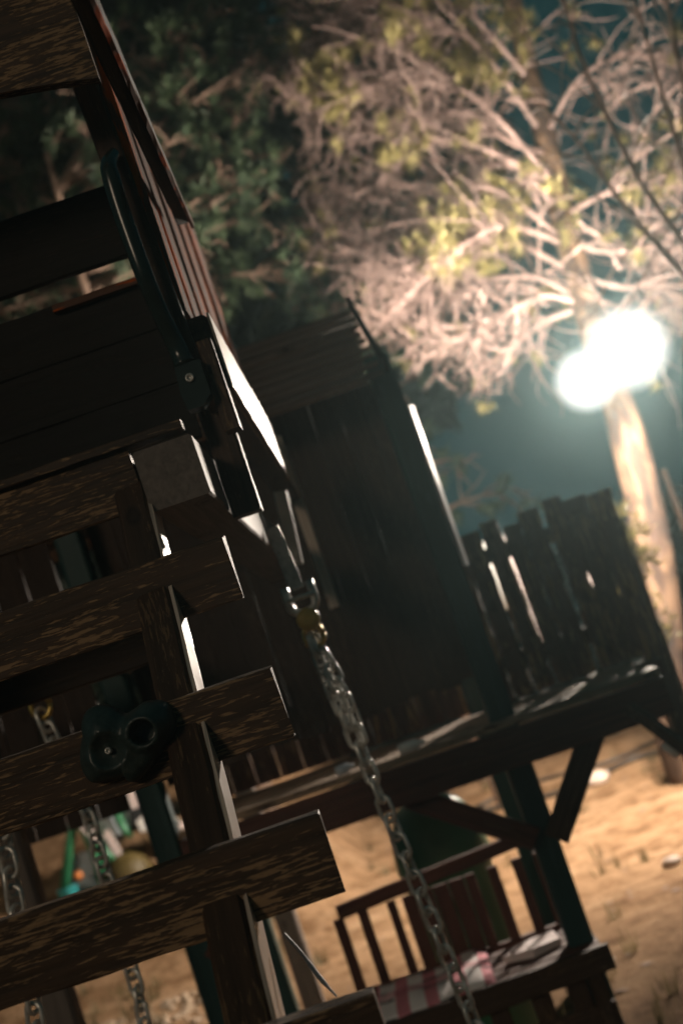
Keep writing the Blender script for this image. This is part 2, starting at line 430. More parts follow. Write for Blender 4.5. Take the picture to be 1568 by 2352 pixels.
# ------------------------------------------------------------------ climbing wall (near, sharp)
RX = -0.14
wall = thing('climbing_wall', 'slanted climbing wall of dark worn wooden planks filling the left foreground', 'climbing wall', (-0.4, 1.3, 0))
PL = [  # y, z bottom, z top, right end
    (2.14, 1.831, 1.922, -0.278), (1.95, 1.638, 1.728, -0.1655), (1.75, 1.443, 1.533, -0.144), (1.55, 1.2755, 1.3655, -0.129), (1.38, 1.114, 1.205, -0.1195),
    (1.22, 0.95, 1.04, -0.118), (1.06, 0.79, 0.88, -0.117), (0.90, 0.63, 0.72, -0.116), (0.74, 0.47, 0.56, -0.116), (0.58, 0.31, 0.40, -0.116), (0.42, 0.15, 0.24, -0.116)]
for (Y, z0, z1, xr) in PL:
    timber('plank', (-1.05, Y + .0125, (z0 + z1) / 2), (xr, Y + .0125, (z0 + z1) / 2), 0.024, z1 - z0, M['plank'], wall, (0, -0.06, 1), n=60, jit=0.0011, ch=0.08, endcut=0.004)
# stringers follow the slope behind the planks
def slope_pt(z, x, dy=0.03):
    pts = [(p[1], p[0]) for p in PL]; pts = sorted([((p[1] + p[2]) / 2, p[0]) for p in PL])
    for (za, ya), (zb, yb) in zip(pts, pts[1:]):
        if z <= zb or (zb, yb) == pts[-1]:
            return Vector((x, ya + (yb - ya) * (z - za) / (zb - za) + dy, z))
A = slope_pt(0.15, -0.185, .07); B = slope_pt(1.86, -0.3, .07)
q0 = slope_pt(1.20, -0.252, .062); q1 = slope_pt(1.88, -0.297, .062)
dirn = (q1 - q0); low = q0 - dirn * ((q0.z - 0.0) / dirn.z)
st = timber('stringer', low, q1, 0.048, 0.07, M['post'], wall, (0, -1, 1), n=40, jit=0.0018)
# split right side of the stringer, lamplight on it put into a pale strip
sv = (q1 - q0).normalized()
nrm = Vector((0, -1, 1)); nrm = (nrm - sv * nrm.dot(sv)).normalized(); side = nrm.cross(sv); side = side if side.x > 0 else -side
timber('split_lit_face', low + side * 0.0262, q1 - sv * 0.05 + side * 0.0262, 0.0045, 0.066, M['pale'], wall, nrm, n=60, jit=0.0018)
q0b = q0 + Vector((-.62, 0, 0)); q1b = q1 + Vector((-.62, 0, 0)); lowb = low + Vector((-.62, 0, 0))
timber('stringer', lowb, q1b, 0.048, 0.07, M['post'], wall, (0, -1, 1), n=20)
# splinter that has sprung off the stringer
s0 = at(652, 2145, 1.60); s1 = at(772, 2288, 1.56)
mb = MB(); mb.tube(curve_pts([s0, s0.lerp(s1, .3) + Vector((.002, 0, -.002)), s0.lerp(s1, .65) - Vector((.0, 0, .002)), s1], 4), [0.0022] * 6 + [.003] * 4 + [0.0018, .0014, .001], 5)
mb.build('splinter', M['pale_lit'], wall, False)

# rock hold -------------------------------------------------------
hold = thing('rock_hold', 'black green heart shaped rock hold with a deep round hole bolted to a plank', 'climbing hold', tuple(at(285, 1710, 1.735)))
outl = [(190, 1690), (188, 1665), (192, 1645), (205, 1628), (231, 1618), (255, 1622), (276, 1634), (290, 1638), (308, 1628), (328, 1614), (350, 1608), (376, 1612), (396, 1634), (404, 1660), (398, 1690), (380, 1715), (362, 1740), (345, 1764), (328, 1785), (308, 1797), (294, 1794), (286, 1784), (270, 1790), (240, 1796), (216, 1798), (200, 1788), (188, 1765), (184, 1738), (186, 1712)]
YH = 1.738
cen = at(285, 1708, YH)
ol = [at(px, py, YH) for px, py in outl]
ol = curve_pts(ol + [ol[0]], 4)[:-1]
NO = len(ol); NR = 30
h1 = at(337, 1679, YH); h2 = at(256, 1722, YH); r1 = 0.0125; r2 = 0.0155
lob1 = at(235, 1675, YH); lob2 = at(355, 1655, YH); lob3 = at(225, 1760, YH)
def g_(d, s_): return math.exp(-(d / s_) ** 2)
def sstep(x, a, b_):
    t = max(0, min(1, (x - a) / (b_ - a))); return t * t * (3 - 2 * t)
hv, hf = [cen.copy()], []
for i in range(1, NR + 1):
    t = (i / NR) ** .8
    for p in ol: hv.append(cen.lerp(p, t))
def hgt(p, t):
    e = (1 - t ** 5) ** .6 if t < 1 else 0
    d1, d2 = (p - h1).length, (p - h2).length
    h = .019 + .014 * g_((p - lob1).length, .022) + .017 * g_((p - lob2).length, .030) + .006 * g_((p - lob3).length, .02)
    h += .006 * g_(d1 - .019, .006) + .003 * g_(d2 - .022, .008)
    h *= e
    h -= .050 * (1 - sstep(d1, r1 * .85, r1 * 1.25)) * min(1, h / .02 + .2)
    h -= .010 * (1 - sstep(d2, r2 * .4, r2 * 1.6))
    h += .0006 * noise.noise(p * 220) + .0012 * noise.noise(p * 60)
    return max(h, 0.0)
for idx in range(len(hv)):
    t = 0 if idx == 0 else (((idx - 1) // NO + 1) / NR) ** .8
    hh = hgt(hv[idx], t); hv[idx] = hv[idx] + Vector((0, -hh, 0))
for k in range(NO): hf.append((0, 1 + (k + 1) % NO, 1 + k))
for i in range(NR - 1):
    for k in range(NO):
        a = 1 + i * NO + k; b_ = 1 + i * NO + (k + 1) % NO
        hf.append((a, b_, b_ + NO, a + NO))
n0 = len(hv)
for p in ol: hv.append(p + Vector((0, .013, 0)))
for k in range(NO):
    a = 1 + (NR - 1) * NO + k; b_ = 1 + (NR - 1) * NO + (k + 1) % NO
    hf.append((a, b_, n0 + (k + 1) % NO, n0 + k))
meshobj('grip_body', hv, hf, M['hold'], hold, True, cen)
lathe('bolt_head', h2 + Vector((0, -.020, 0)), (0, -1, 0), [(.0045, -.012), (.0045, 0), (.0035, .002), (.0022, .002), (.002, -.001)], M['steel'], hold, 12)

# ------------------------------------------------------------------ near fort frame
fort = thing('play_fort', 'dark wooden play fort frame with overhead beam above the climbing planks', 'play fort', (-0.4, 2.3, 0))
# swing beam (4x4) running away from the camera
timber('swing_beam', (-0.2215, 2.10, 1.860), (-0.2215, 4.28, 1.860), 0.093, 0.095, M['joist'], fort, n=24, jit=0.0015, ch=.04)
timber('beam_cap', (-0.62, 2.155, 1.932), (-0.186, 2.155, 1.932), 0.06, 0.014, M['plank'], fort, n=14)
timber('post', (-0.148, 2.36, 1.795), (-0.148, 2.36, 2.06), 0.05, 0.045, M['post'], fort, (0, 1, 0), n=8, jit=.0015)
timber('post', (-0.1155, 2.16, 1.90), (-0.1155, 2.16, 2.045), 0.024, 0.05, M['post'], fort, (0, 1, 0), n=8)
timber('post', (-0.92, 2.235, 0.0), (-0.92, 2.235, 2.6), 0.07, 0.05, M['post'], fort, (0, 1, 0), n=20)
timber('post', at(424, 812, 2.13) + Vector((0, .02, -.02)), at(118, 0, 2.13) + Vector((0, .02, .1)), 0.039, 0.03, M['post'], fort, (0, 1, 0), n=14)
# upper rail; lamplight on its right face is a pale strip laid on
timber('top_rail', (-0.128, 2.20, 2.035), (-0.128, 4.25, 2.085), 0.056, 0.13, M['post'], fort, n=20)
timber('rail_lit_face', (-0.0975, 2.19, 2.035), (-0.0975, 4.24, 2.085), 0.004, 0.126, M['pale'], fort, n=40, jit=.001)
# side wall of upright planks, seen along its length
for (a, b_), tpx in zip(((2.16, 2.275), (2.34, 2.49), (2.60, 2.79), (2.93, 3.17), (3.36, 3.66)), ((140, -30), (222, 175), (297, 310), (357, 415), (415, 505))):
    yy = (a + b_) / 2
    timber('side_plank', (-0.134, yy, 2.105), (-0.134, yy, at(*tpx, yy).z + .01), 0.018, b_ - a, M['orange'], fort, (0, 1, 0), n=14, jit=.001)
# rafter in front of them, dark underside and lamplit edge painted as separate strips
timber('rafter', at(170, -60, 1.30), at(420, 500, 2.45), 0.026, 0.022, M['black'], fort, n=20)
timber('rafter_lit_edge', at(188, -60, 1.30) , at(440, 512, 2.45), 0.006, 0.020, M['orange'], fort, n=30, jit=.001)
# far uprights of the frame, lamplight on them put into pale timber
timber('post', at(672, 1152, 3.3) + Vector((-.02, 0, .03)), at(700, 1290, 3.3) + Vector((-.02, 0, -.0)), 0.03, 0.05, M['pale'], fort, (0, 1, 0), n=10)
timber('post', at(655, 1040, 4.2) + Vector((-.012, 0, .05)), at(778, 1392, 4.2) + Vector((-.012, 0, -.0)), 0.03, 0.05, M['pale'], fort, (0, 1, 0), n=10)
# panel and boards of the fort's front
for i in range(3):
    z0 = 1.935 + i * 0.096
    timber('front_board', (-1.05, 2.30, z0 + .047), (-0.175, 2.30, z0 + .047), 0.02, 0.0955, M['black'], fort, n=12)
timber('front_board', (-1.05, 2.30, 2.325), (-0.19, 2.30, 2.325), 0.02, 0.126, M['black'], fort, n=12)
timber('worn_strip', (-0.34, 2.283, 2.212), (-0.19, 2.283, 2.212), 0.014, 0.014, M['orange'], fort, n=16)
timber('deck_joist', (-1.05, 2.62, 1.70), (-0.37, 2.62, 1.70), 0.03, 0.15, M['post'], fort, n=14)
# curved arch board at the top left corner
av, af = [], []
arch = []
for i in range(15):
    t = i / 14; x = -1.0 + t * 0.872
    zb = 2.425 + 0.055 * math.sin(min(1, max(0, (-.12 - x) / .5)) * math.pi * .5) ** .8 if x > -.62 else 2.48
    arch.append((x, zb))
for (x, zb) in arch:
    for yy in (1.99, 2.012):
        av.append((x, yy, zb)); av.append((x, yy, 2.66))
for i in range(14):
    o_ = i * 4; q_ = o_ + 4
    af += [(o_, q_, q_ + 1, o_ + 1), (o_ + 2, o_ + 3, q_ + 3, q_ + 2), (o_, o_ + 2, q_ + 2, q_), (o_ + 1, q_ + 1, q_ + 3, o_ + 3)]
af += [(0, 1, 3, 2), (56, 58, 59, 57)]
meshobj('arch_board', av, af, M['plank'], fort, False, parent_loc(fort))

# grab handle -----------------------------------------------------
gh = thing('grab_handle', 'dark green curved plastic grab handle bolted beside the black panel', 'grab handle', tuple(at(440, 880, 2.24)))
YG = 2.10
hp = [at(262, 352, 2.12), at(250, 378, 2.09), at(256, 410, YG - .02), at(284, 500, YG - .02), at(328, 622, YG - .02), at(367, 716, YG), at(408, 800, YG + .02), at(425, 838, YG + .02)]
tubeobj('grip', hp, [.009, .0125, .014, .0145, .0140, .0135, .0150, .018], M['handle'], gh, 14, 6)
pc = at(441, 882, 2.12)
pz = [at(400, 842, 2.11), at(458, 824, 2.11), at(484, 902, 2.11), at(466, 932, 2.11), at(432, 942, 2.11), at(416, 908, 2.11)]
pv = [p.copy() for p in pz] + [p + Vector((0, .035, 0)) for p in pz]
pf = [tuple(range(5, -1, -1)), tuple(range(6, 12))] + [(k, (k + 1) % 6, 6 + (k + 1) % 6, 6 + k) for k in range(6)]
meshobj('foot_plate', pv, pf, M['handle'], gh, False, pc)
lathe('bolt', at(436, 868, 2.109), (0, -1, 0), [(.007, 0), (.007, .003), (.0045, .005), (.004, .002)], M['steel'], gh, 12)

# ------------------------------------------------------------------ chains
def link_mesh(L, W, r_, nm, mt):
    v_, f_ = [], []
    n, s_ = 16, 6
    path = []
    for i in range(n):
        a = 2 * math.pi * i / n
        path.append(Vector((W / 2 * math.cos(a), 0, (L / 2 - W / 2) * (1 if math.sin(a) >= 0 else -1) + W / 2 * math.sin(a))))
    for i, p in enumerate(path):
        a = 2 * math.pi * i / n; nr = Vector((math.cos(a), 0, math.sin(a)))
        for k in range(s_):
            b_ = 2 * math.pi * k / s_
            v_.append(p + nr * r_ * math.cos(b_) + Vector((0, 1, 0)) * r_ * math.sin(b_))
    for i in range(n):
        for k in range(s_):
            i2, k2 = (i + 1) % n, (k + 1) % s_
            f_.append((i * s_ + k, i2 * s_ + k, i2 * s_ + k2, i * s_ + k2))
    me = bpy.data.meshes.new(nm); me.from_pydata([tuple(q) for q in v_], [], f_); me.update()
    for p in me.polygons: p.use_smooth = True
    me.materials.append(mt); return me
LK = link_mesh(0.056, 0.033, 0.0052, 'link', M['steel'])
LKC = link_mesh(0.046, 0.026, 0.0040, 'chain_link', M['steel'])
def chain(label, pts, pitch=0.033, group=None, me=LK, name='swing_chain'):
    root = thing(name, label, 'chain', tuple(pts[0]), group)
    pts = [Vector(p) for p in pts]; L = [0]
    for a, b_ in zip(pts, pts[1:]): L.append(L[-1] + (b_ - a).length)
    n = int(L[-1] / pitch)
    for i in range(n):
        s_ = (i + .5) * pitch
        k = max(j for j in range(len(L) - 1) if L[j] <= s_)
        p = pts[k].lerp(pts[k + 1], (s_ - L[k]) / (L[k + 1] - L[k]))
        d = (pts[k + 1] - pts[k]).normalized()
        o = bpy.data.objects.new('link', me); link(o, root)
        q = d.to_track_quat('Z', 'Y') @ Matrix.Rotation((math.pi / 2) * (i % 2) + random.uniform(-.25, .25) + .5, 4, 'Z').to_quaternion()
        o.rotation_mode = 'QUATERNION'; o.rotation_quaternion = q
        o.location = p - pts[0] + Vector((random.uniform(-.001, .001), 0, random.uniform(-.001, .001)))
    return root
YC = 3.08
def swing_hanger(x, y, z, s, label, group, mt, strap=0):
    h = thing('swing_hanger', label, 'swing hanger', (x, y, z), group)
    if strap: timber('strap', (x, y, z - .01), (x - .012, y, z + strap), .03 * s, .006, M['steel'], h, (0, 1, 0), n=4)
    mb = MB()
    w_ = .028 * s; t_ = .004 * s
    up_ = [Vector((x - w_, y, z)), Vector((x - w_, y, z - .045 * s)), Vector((x - w_ * .5, y, z - .062 * s)), Vector((x + w_ * .5, y, z - .062 * s)), Vector((x + w_, y, z - .045 * s)), Vector((x + w_, y, z))]
    mb.tube(curve_pts(up_, 3), .009 * s, 8); mb.build('bracket', M['steel'], h)
    mb = MB(); mb.tube([Vector((x - w_ * 1.15, y - .012 * s, z - .03 * s)), Vector((x + w_ * 1.15, y - .012 * s, z - .03 * s))], .005 * s, 8); mb.build('pin', M['steel'], h)
    lathe('bushing', (x, y - .0 * s, z - .080 * s), (0, -1, 0), [(.010 * s, -.02 * s), (.024 * s, -.02 * s), (.026 * s, 0), (.024 * s, .02 * s), (.010 * s, .02 * s)], mt, h, 14)
    ring = []
    for i in range(13):
        a = 2 * math.pi * i / 12; ring.append(Vector((x + .021 * s * math.cos(a), y, z - .118 * s + .026 * s * math.sin(a))))
    mb = MB(); mb.tube(ring, .006 * s, 8); mb.build('hook', M['yellowz'], h)
    return h
bk = at(684, 1352, YC)
swing_hanger(bk.x, YC, bk.z + .01, 1.0, 'worn steel swing hanger at the far end of the overhead beam', 'swing hangers under the beams', M['yellow'], 1.83 - bk.z)
c0 = at(716, 1462, YC); c1 = at(836, 1740, YC); c2 = at(1034, 2215, YC); c3 = at(1110, 2400, YC)
chain('long steel swing chain hanging past the plaid covered bench', [c0, c1, c2, c3], 0.042)
for dx, dy, kk in ((-.012, .02, .98), (.016, -.018, .9)):
    chain('left hand strand of looped chain beside the long swing chain' if dx < 0 else 'right hand strand of looped chain beside the long swing chain', [c0 + Vector((dx * .3, dy * .3, 0)), at(775, 1590, YC) + Vector((dx, dy, 0)), c1 + Vector((dx * .6, dy * .6, .02))], 0.036, 'looped chain strands', LKC)
# second swing beam at the far left, with its hangers
lb = thing('overhead_beam', 'grey wooden beam at the far left carrying yellow swing hangers', 'beam', (-0.8, 3, 0))
timber('beam', (-0.80, 2.75, 1.765), (-0.80, 6.4, 1.765), 0.09, 0.09, M['joist'], lb, n=20)
timber('leg', (-0.80, 6.3, 1.70), (-0.80, 6.3, 0.0), 0.09, 0.09, M['joist'], lb, (0, 1, 0), n=10)
timber('leg', (at(30, 1960, 4.0).x, 4.0, 1.70), (at(30, 1960, 4.0).x, 4.0, 0.0), 0.09, 0.09, M['joist'], lb, (0, 1, 0), n=10)
timber('crosspiece', (-1.4, 4.0, 1.765), (-0.85, 4.0, 1.765), 0.08, 0.08, M['joist'], lb, n=6)
hk = at(68, 1540, 3.2)
swing_hanger(hk.x, 3.2, hk.z + .04, 1.05, 'yellow swing hanger at far left with a round hook and chain', 'swing hangers under the beams', M['yellow'])
hk2 = at(372, 1552, 4.6)
swing_hanger(hk2.x, 4.6, hk2.z + .06, 1.25, 'yellow swing hanger just left of the sloping stringer', 'swing hangers under the beams', M['yellow'])
chain('dark steel chain hanging from the far left yellow hanger', [at(94, 1636, 3.2), at(205, 1880, 3.2), at(320, 2290, 3.2), at(345, 2420, 3.2)], 0.036)
chain('dark steel chain at the left edge below the third plank', [at(-15, 1830, 2.7), at(22, 1990, 2.7), at(60, 2200, 2.7), at(95, 2420, 2.7)], 0.036)

# ------------------------------------------------------------------ play tower (soft, behind)
tw = thing('play_tower', 'dark roofed play tower on teal posts with a raised deck', 'play tower', (0.0, 4.6, 0))
def tpost(x0, x1, y, z0, z1, mt=None, t=.09):
    return timber('post', ((x0 + x1) / 2, y + t / 2, z0), ((x0 + x1) / 2, y + t / 2, z1), x1 - x0, t, mt or M['teal'], tw, (0, 1, 0), n=12)
tpost(0.222, 0.302, 4.42, 0, 2.40)
tpost(-0.885, -0.80, 4.42, 0, 2.40)
tpost(0.222, 0.302, 5.75, 0, 2.40)
tpost(-0.885, -0.80, 5.75, 0, 2.40)
# deck boards with small gaps, running left-right
for i in range(6):
    y = 4.40 + i * 0.125
    x1 = 0.76
    timber('deck_board', (-0.78, y, 1.188), (x1 - random.random() * .03, y, 1.188), 0.118, 0.022, M['deckwood'], tw, n=14, jit=.0015)
timber('rim_joist', (-0.78, 4.325, 1.115), (0.745, 4.325, 1.115), 0.03, 0.115, M['redwood'], tw, n=12)
timber('rim_joist', (-0.78, 5.11, 1.15), (0.90, 5.11, 1.15), 0.03, 0.05, M['redwood'], tw, n=12)
timber('side_joist', (0.73, 4.35, 1.112), (0.73, 5.09, 1.112), 0.03, 0.115, M['redwood'], tw, n=8)
timber('knee_brace', (0.232, 4.40, 0.83), (-0.09, 4.40, 1.07), 0.04, 0.07, M['redwood'], tw, n=8)
timber('knee_brace', (0.292, 4.40, 0.81), (0.50, 4.40, 1.07), 0.04, 0.075, M['post'], tw, n=8)
timber('knee_brace', (-0.80, 4.40, 0.80), (-0.55, 4.40, 1.07), 0.04, 0.07, M['redwood'], tw, n=8)
# front wall: upright boards, thin gaps
x = -0.795
while x < 0.215:
    ww = 0.088
    timber('wall_board', (x + ww / 2, 4.53, 1.34 + random.uniform(-.01, .01)), (x + ww / 2, 4.53, 2.34), ww, 0.016, M['house'], tw, (0, 1, 0), n=8, jit=.0015)
    x += ww + random.choice((0.0006, 0.0006, 0.003))
timber('wall_rail', (-0.80, 4.555, 1.42), (0.222, 4.555, 1.42), 0.03, 0.06, M['redwood'], tw, n=8)
# dark boards added further left, standing for unlit background
for i in range(6):
    timber('wall_board', (-1.50 + i * .104, 4.53, 1.30), (-1.50 + i * .104, 4.53, 2.34), .1, .016, M['house'], tw, (0, 1, 0), n=6)
# short pickets on the deck behind the wall base
for i in range(11):
    xx = -0.74 + i * .09
    timber('picket', (xx, 5.22, 1.202), (xx, 5.22, 1.46 + random.uniform(-.015, .02)), .0875, .018, M['slab'], tw, (0, 1, 0), n=5)
# roof: lapped boards rising to the ridge
for i in range(9):
    y0 = 4.30 + i * 0.085; z0 = 2.30 + i * 0.046
    timber('roof_board', (-1.55, y0 + .05, z0 + .03), (0.262 + random.uniform(-.004, .004), y0 + .05, z0 + .03), 0.115, 0.020, M['roof'], tw, (0, -0.22, 1), n=14)
for i in range(9):
    y0 = 5.80 - i * 0.085; z0 = 2.30 + i * 0.046
    timber('roof_board', (-1.55, y0 - .0, z0 + .03), (0.262, y0 - .0, z0 + .03), 0.115, 0.014, M['house'], tw, (0, 0.36, 1), n=6)
timber('verge_board', (0.272, 4.28, 2.335), (0.272, 5.02, 2.735), 0.014, 0.05, M['black'], tw, n=8)
timber('lit_corner_edge', (0.312, 4.415, 1.68), (0.312, 4.415, 2.21), 0.045, 0.008, M['pale_lit'], tw, (0.95, -0.30, 0), n=16, jit=.001)  # added pale strip for lamplight along the post's right edge
# right wing: wall of rough slabs, with gaps and holes that show the light
tops = [1.835, 1.82, 1.84, 1.80, 1.83, 1.845, 1.82, 1.81]
xs_ = [(0.305, 0.372), (0.380, 0.448), (0.4605, 0.527), (0.540, 0.602), (0.606, 0.680), (0.7035, 0.772), (0.776, 0.858), (0.862, 0.955)]
for (a, b_), tp in zip(xs_, tops):
    timber('slab', ((a + b_) / 2 + .004, 5.22, 1.20 if a < .84 else 0.9), ((a + b_) / 2 - .0, 5.22, tp), b_ - a, 0.022, M['slab'], tw, (0, 1, 0), n=26, jit=.009)
timber('slab_rail', (0.30, 5.165, 1.165), (0.94, 5.165, 1.165), .07, .03, M['slab'], tw, n=8)
timber('slab_rail', (0.30, 5.245, 1.33), (0.94, 5.245, 1.33), .03, .06, M['slab'], tw, n=8)
timber('slab_rail', (0.30, 5.245, 1.72), (0.94, 5.245, 1.72), .03, .06, M['slab'], tw, n=8)
timber('corner_post', (0.90, 5.16, 0), (0.90, 5.16, 1.70), .07, .07, M['slab'], tw, (0, 1, 0), n=12)
timber('stair_rail', (0.62, 4.30, 1.115), (0.86, 4.10, 0.75), .035, .035, M['post'], tw, n=8)
lathe('rail_cap', tuple(at(1540, 1722, 4.25)), (0.5, -0.3, -0.75), [(.001, -.03), (.014, -.026), (.016, 0), (.014, .026), (.001, .03)], M['white'], tw, 12)

# small things left on the deck edge
for (px, py, L_, rr_, mt, lab) in ((925, 1656, .085, .016, 'white', 'white plastic bottle lying on the deck edge nearer the teal post'), (775, 1716, .06, .015, 'pblue', 'pale blue bottle lying on the deck edge behind the long chain')):
    p = at(px, py, 4.37); c_ = (p.x - L_ / 2, 4.37, 1.2 + rr_)
    o = lathe('plastic_bottle', c_, (1, .15, 0), [(.003, 0), (rr_, .004), (rr_, L_ * .68), (rr_ * .45, L_ * .82), (rr_ * .45, L_), (.002, L_)], M[mt], None, 14); tag(o, lab, 'bottle')
# ------------------------------------------------------------------ bench
bn = thing('garden_bench', 'dark red brown slatted wooden bench beneath the deck beside the teal post', 'bench', (0, 4.6, 0))
timber('top_rail', (-0.44, 4.77, 0.755), (0.225, 4.77, 0.79), .04, .045, M['redwood'], bn, n=10)
timber('lower_rail', (-0.44, 4.77, 0.475), (0.245, 4.77, 0.475), .04, .04, M['redwood'], bn, n=10)
for xx in (-.45, -.363, -.318 + .0, -.275, -.222, -.19, -.14, -.09, -.045, .0, .075 + .008, .165, .235):
    pass
slat_x = [(-.445, .035), (-.362, .034), (-.265, .03), (-.205, .045), (-.15, .05), (-.095, .05), (-.04, .05), (.008, .034), (.085, .034), (.168, .034), (.236, .022)]
for (xx, ww) in slat_x:
    timber('back_slat', (xx, 4.77, 0.495), (xx + .0, 4.77, 0.735), ww, .018, M['redwood'], bn, (0, 1, 0), n=6)
for i in range(5):
    timber('seat_slat', (-0.44, 4.34 + i * .085, 0.476), (0.31, 4.34 + i * .085, 0.476), .07, .02, M['redwood'], bn, n=10)
timber('seat_apron', (-0.46, 4.295, 0.445), (0.325, 4.295, 0.46), .02, .075, M['post'], bn, n=10)
timber('low_stretcher', (-0.46, 4.33, 0.30), (0.29, 4.33, 0.30), .03, .06, M['post'], bn, n=6)
for xx in (-.40, -.28, -.16, -.04, .09, .2):
    timber('under_slat', (xx, 4.33, 0.33), (xx, 4.33, 0.42), .06, .018, M['post'], bn, (0, 1, 0), n=4)
for xx in (-.44, .26):
    for yy in (4.33, 4.74):
        timber('leg', (xx, yy, 0), (xx, yy, 0.46), .045, .045, M['post'], bn, (0, 1, 0), n=6)
# plaid blanket folded on the seat
bv, bf, uvs = [], [], []
NX, NY = 26, 14
for j in range(NY + 1):
    for i in range(NX + 1):
        u, v = i / NX, j / NY
        x = -0.385 + u * 0.365; y = 4.33 + v * 0.34
        z = 0.5 + .010 * noise.noise(Vector((x * 9, y * 9, 1))) + .006 * noise.noise(Vector((x * 25, y * 25, 3)))
        if v < .18: z -= (0.18 - v) * .15; y = 4.30 + v * 0.34
        if u > .93: z -= (u - .93) * .12
        if u > .6: z += .014 * math.sin((u - .6) / .4 * math.pi)
        bv.append((x, y, z + .012))
for j in range(NY):
    for i in range(NX):
        a = j * (NX + 1) + i; bf.append((a, a + 1, a + NX + 2, a + NX + 1))
bl = meshobj('plaid_blanket', bv, bf, M['plaid'], None, True, (-0.2, 4.5, .5))
uvl = bl.data.uv_layers.new(name='UVMap')
for lp in bl.data.loops:
    k = lp.vertex_index; uvl.data[lp.index].uv = ((k % (NX + 1)) / NX, (k // (NX + 1)) / NY)
so = bl.modifiers.new('thick', 'SOLIDIFY'); so.thickness = .012; so.offset = -1
tag(bl, 'pink and white plaid blanket with black checks spread on the bench seat', 'blanket')
# small folded striped towel beside it
tv = [at(1150, 2192, 4.5), at(1195, 2150, 4.6), at(1268, 2135, 4.6), at(1288, 2160, 4.5), at(1225, 2192, 4.45)]
mb = MB(); c_ = sum((p for p in tv), Vector()) / 5
tvv = []; tff = []
for p in tv: tvv.append(Vector((p.x, p.y, .489)))
for p in tv: tvv.append(Vector((p.x * .98 + .004, p.y, .513 + random.uniform(-.004, .004))))
tff = [tuple(range(4, -1, -1)), tuple(range(5, 10))] + [(k, (k + 1) % 5, 5 + (k + 1) % 5, 5 + k) for k in range(5)]
tag(meshobj('folded_towel', tvv, tff, M['ppink'], None, False, (.2, 4.5, .5)), 'small pale folded towel lying at the right end of the bench seat', 'towel')

# bin with domed green lid behind the bench
cb = Vector((-0.06, 5.35, 0))
bin_ = thing('garden_bin', 'dark green round bin with a domed lid behind the bench back', 'bin', tuple(cb))
lathe('bin_body', cb, (0, 0, 1), [(.13, 0), (.155, .02), (.165, .70), (.17, .705)], M['dgreen'], bin_, 28)
lathe('domed_lid', cb, (0, 0, 1), [(.175, .70), (.178, .73), (.172, .80), (.155, .87), (.12, .93), (.07, .965), (.02, .978)], M['dgreen'], bin_, 28)

# ------------------------------------------------------------------ green play frame at the far left (seen through the gap)
YF = 10.3
def F(px, py, dy=0): return at(px, py, YF + dy)
pf_ = thing('folding_play_frame', 'bright green tube play frame with pale cloth panels seen between two planks', 'play frame', tuple(F(215, 2100)))
mb = MB(); mb.tube([F(172, 1868), F(162, 1930), F(138, 2140)], .036, 8); mb.build('frame_leg', M['green'], pf_)
mb = MB(); mb.tube([F(172, 1868), F(215, 1950), F(262, 2125)], .034, 8); mb.build('frame_leg', M['green'], pf_)
mb = MB(); mb.tube([F(180, 1880), F(205, 1915), F(250, 1965), F(268, 1985)], .026, 8); mb.build('cross_tube', M['green'], pf_)
mb = MB(); mb.tube(curve_pts([F(255, 1830), F(272, 1880), F(290, 1910), F(305, 1915)], 4), .03, 8); mb.build('hoop', M['green'], pf_)
mb = MB(); mb.tube(curve_pts([F(330, 1790), F(345, 1850), F(342, 1880)], 4), .03, 8); mb.build('hoop', M['green'], pf_)
def panel(name, pts, mt, dy=0.05, th=.012):
    P = [F(a, b_, dy) for a, b_ in pts]; n = len(P)
    v_ = P + [p + Vector((0, th, 0)) for p in P]
    f_ = [tuple(range(n - 1, -1, -1)), tuple(range(n, 2 * n))] + [(k, (k + 1) % n, n + (k + 1) % n, n + k) for k in range(n)]
    return meshobj(name, v_, f_, mt, pf_, False, parent_loc(pf_))
panel('cloth_panel', [(172, 1960), (210, 1955), (240, 2060), (150, 2062)], M['pblue'])
panel('cloth_panel', [(178, 1835), (285, 1795), (300, 1900), (230, 1950), (195, 1910)], M['pblue'])
panel('cloth_strip', [(170, 1885), (182, 1872), (228, 1925), (218, 1940)], M['ppink'], -.06)
panel('seat_cushion', [(290, 1800), (335, 1800), (345, 1845), (300, 1860)], M['ppink'], 0)
panel('seat_cushion', [(312, 1888), (330, 1870), (372, 1862), (408, 1885), (395, 1900), (372, 1895), (392, 1930), (375, 1940), (345, 1905), (325, 1912)], M['white'], -.05, .06)
panel('seat_cushion', [(410, 1892), (432, 1880), (436, 1905), (418, 1912)], M['ppink'], -.05, .05)
panel('ladder_strip', [(236, 1915), (250, 1905), (282, 1960), (270, 1975)], M['ppink'], -.1)
ty = F(330, 1975, .2)
tyre = [ty + Vector((.30 * math.cos(a), 0, .30 * math.sin(a))) for a in [i * math.pi / 10 for i in range(21)]]
mb = MB(); mb.tube(tyre, .085, 10)
o = mb.build('rubber_tyre', M['rubber'], None, True, ty); tag(o, 'black rubber tyre standing behind the mustard ball', 'tyre')
c = F(300, 2012, -.1)
o = lathe('play_ball', c, (0, 0, 1), [(.17 * math.sin(a), -.17 * math.cos(a)) for a in [.05 + i * (math.pi - .1) / 12 for i in range(13)]], M['mustard'], None, 20)
tag(o, 'mustard yellow ball seen above the fourth plank', 'ball')
c = F(158, 2050, -.1)
o = lathe('bucket', c + Vector((0, 0, -.12)), (0, 0, 1), [(.05, 0), (.075, .15), (.08, .155), (.07, .15)], M['tealp'], None, 16)
tag(o, 'small turquoise toy bucket beside the green play frame', 'bucket')
c = F(180, 2012, -.1)
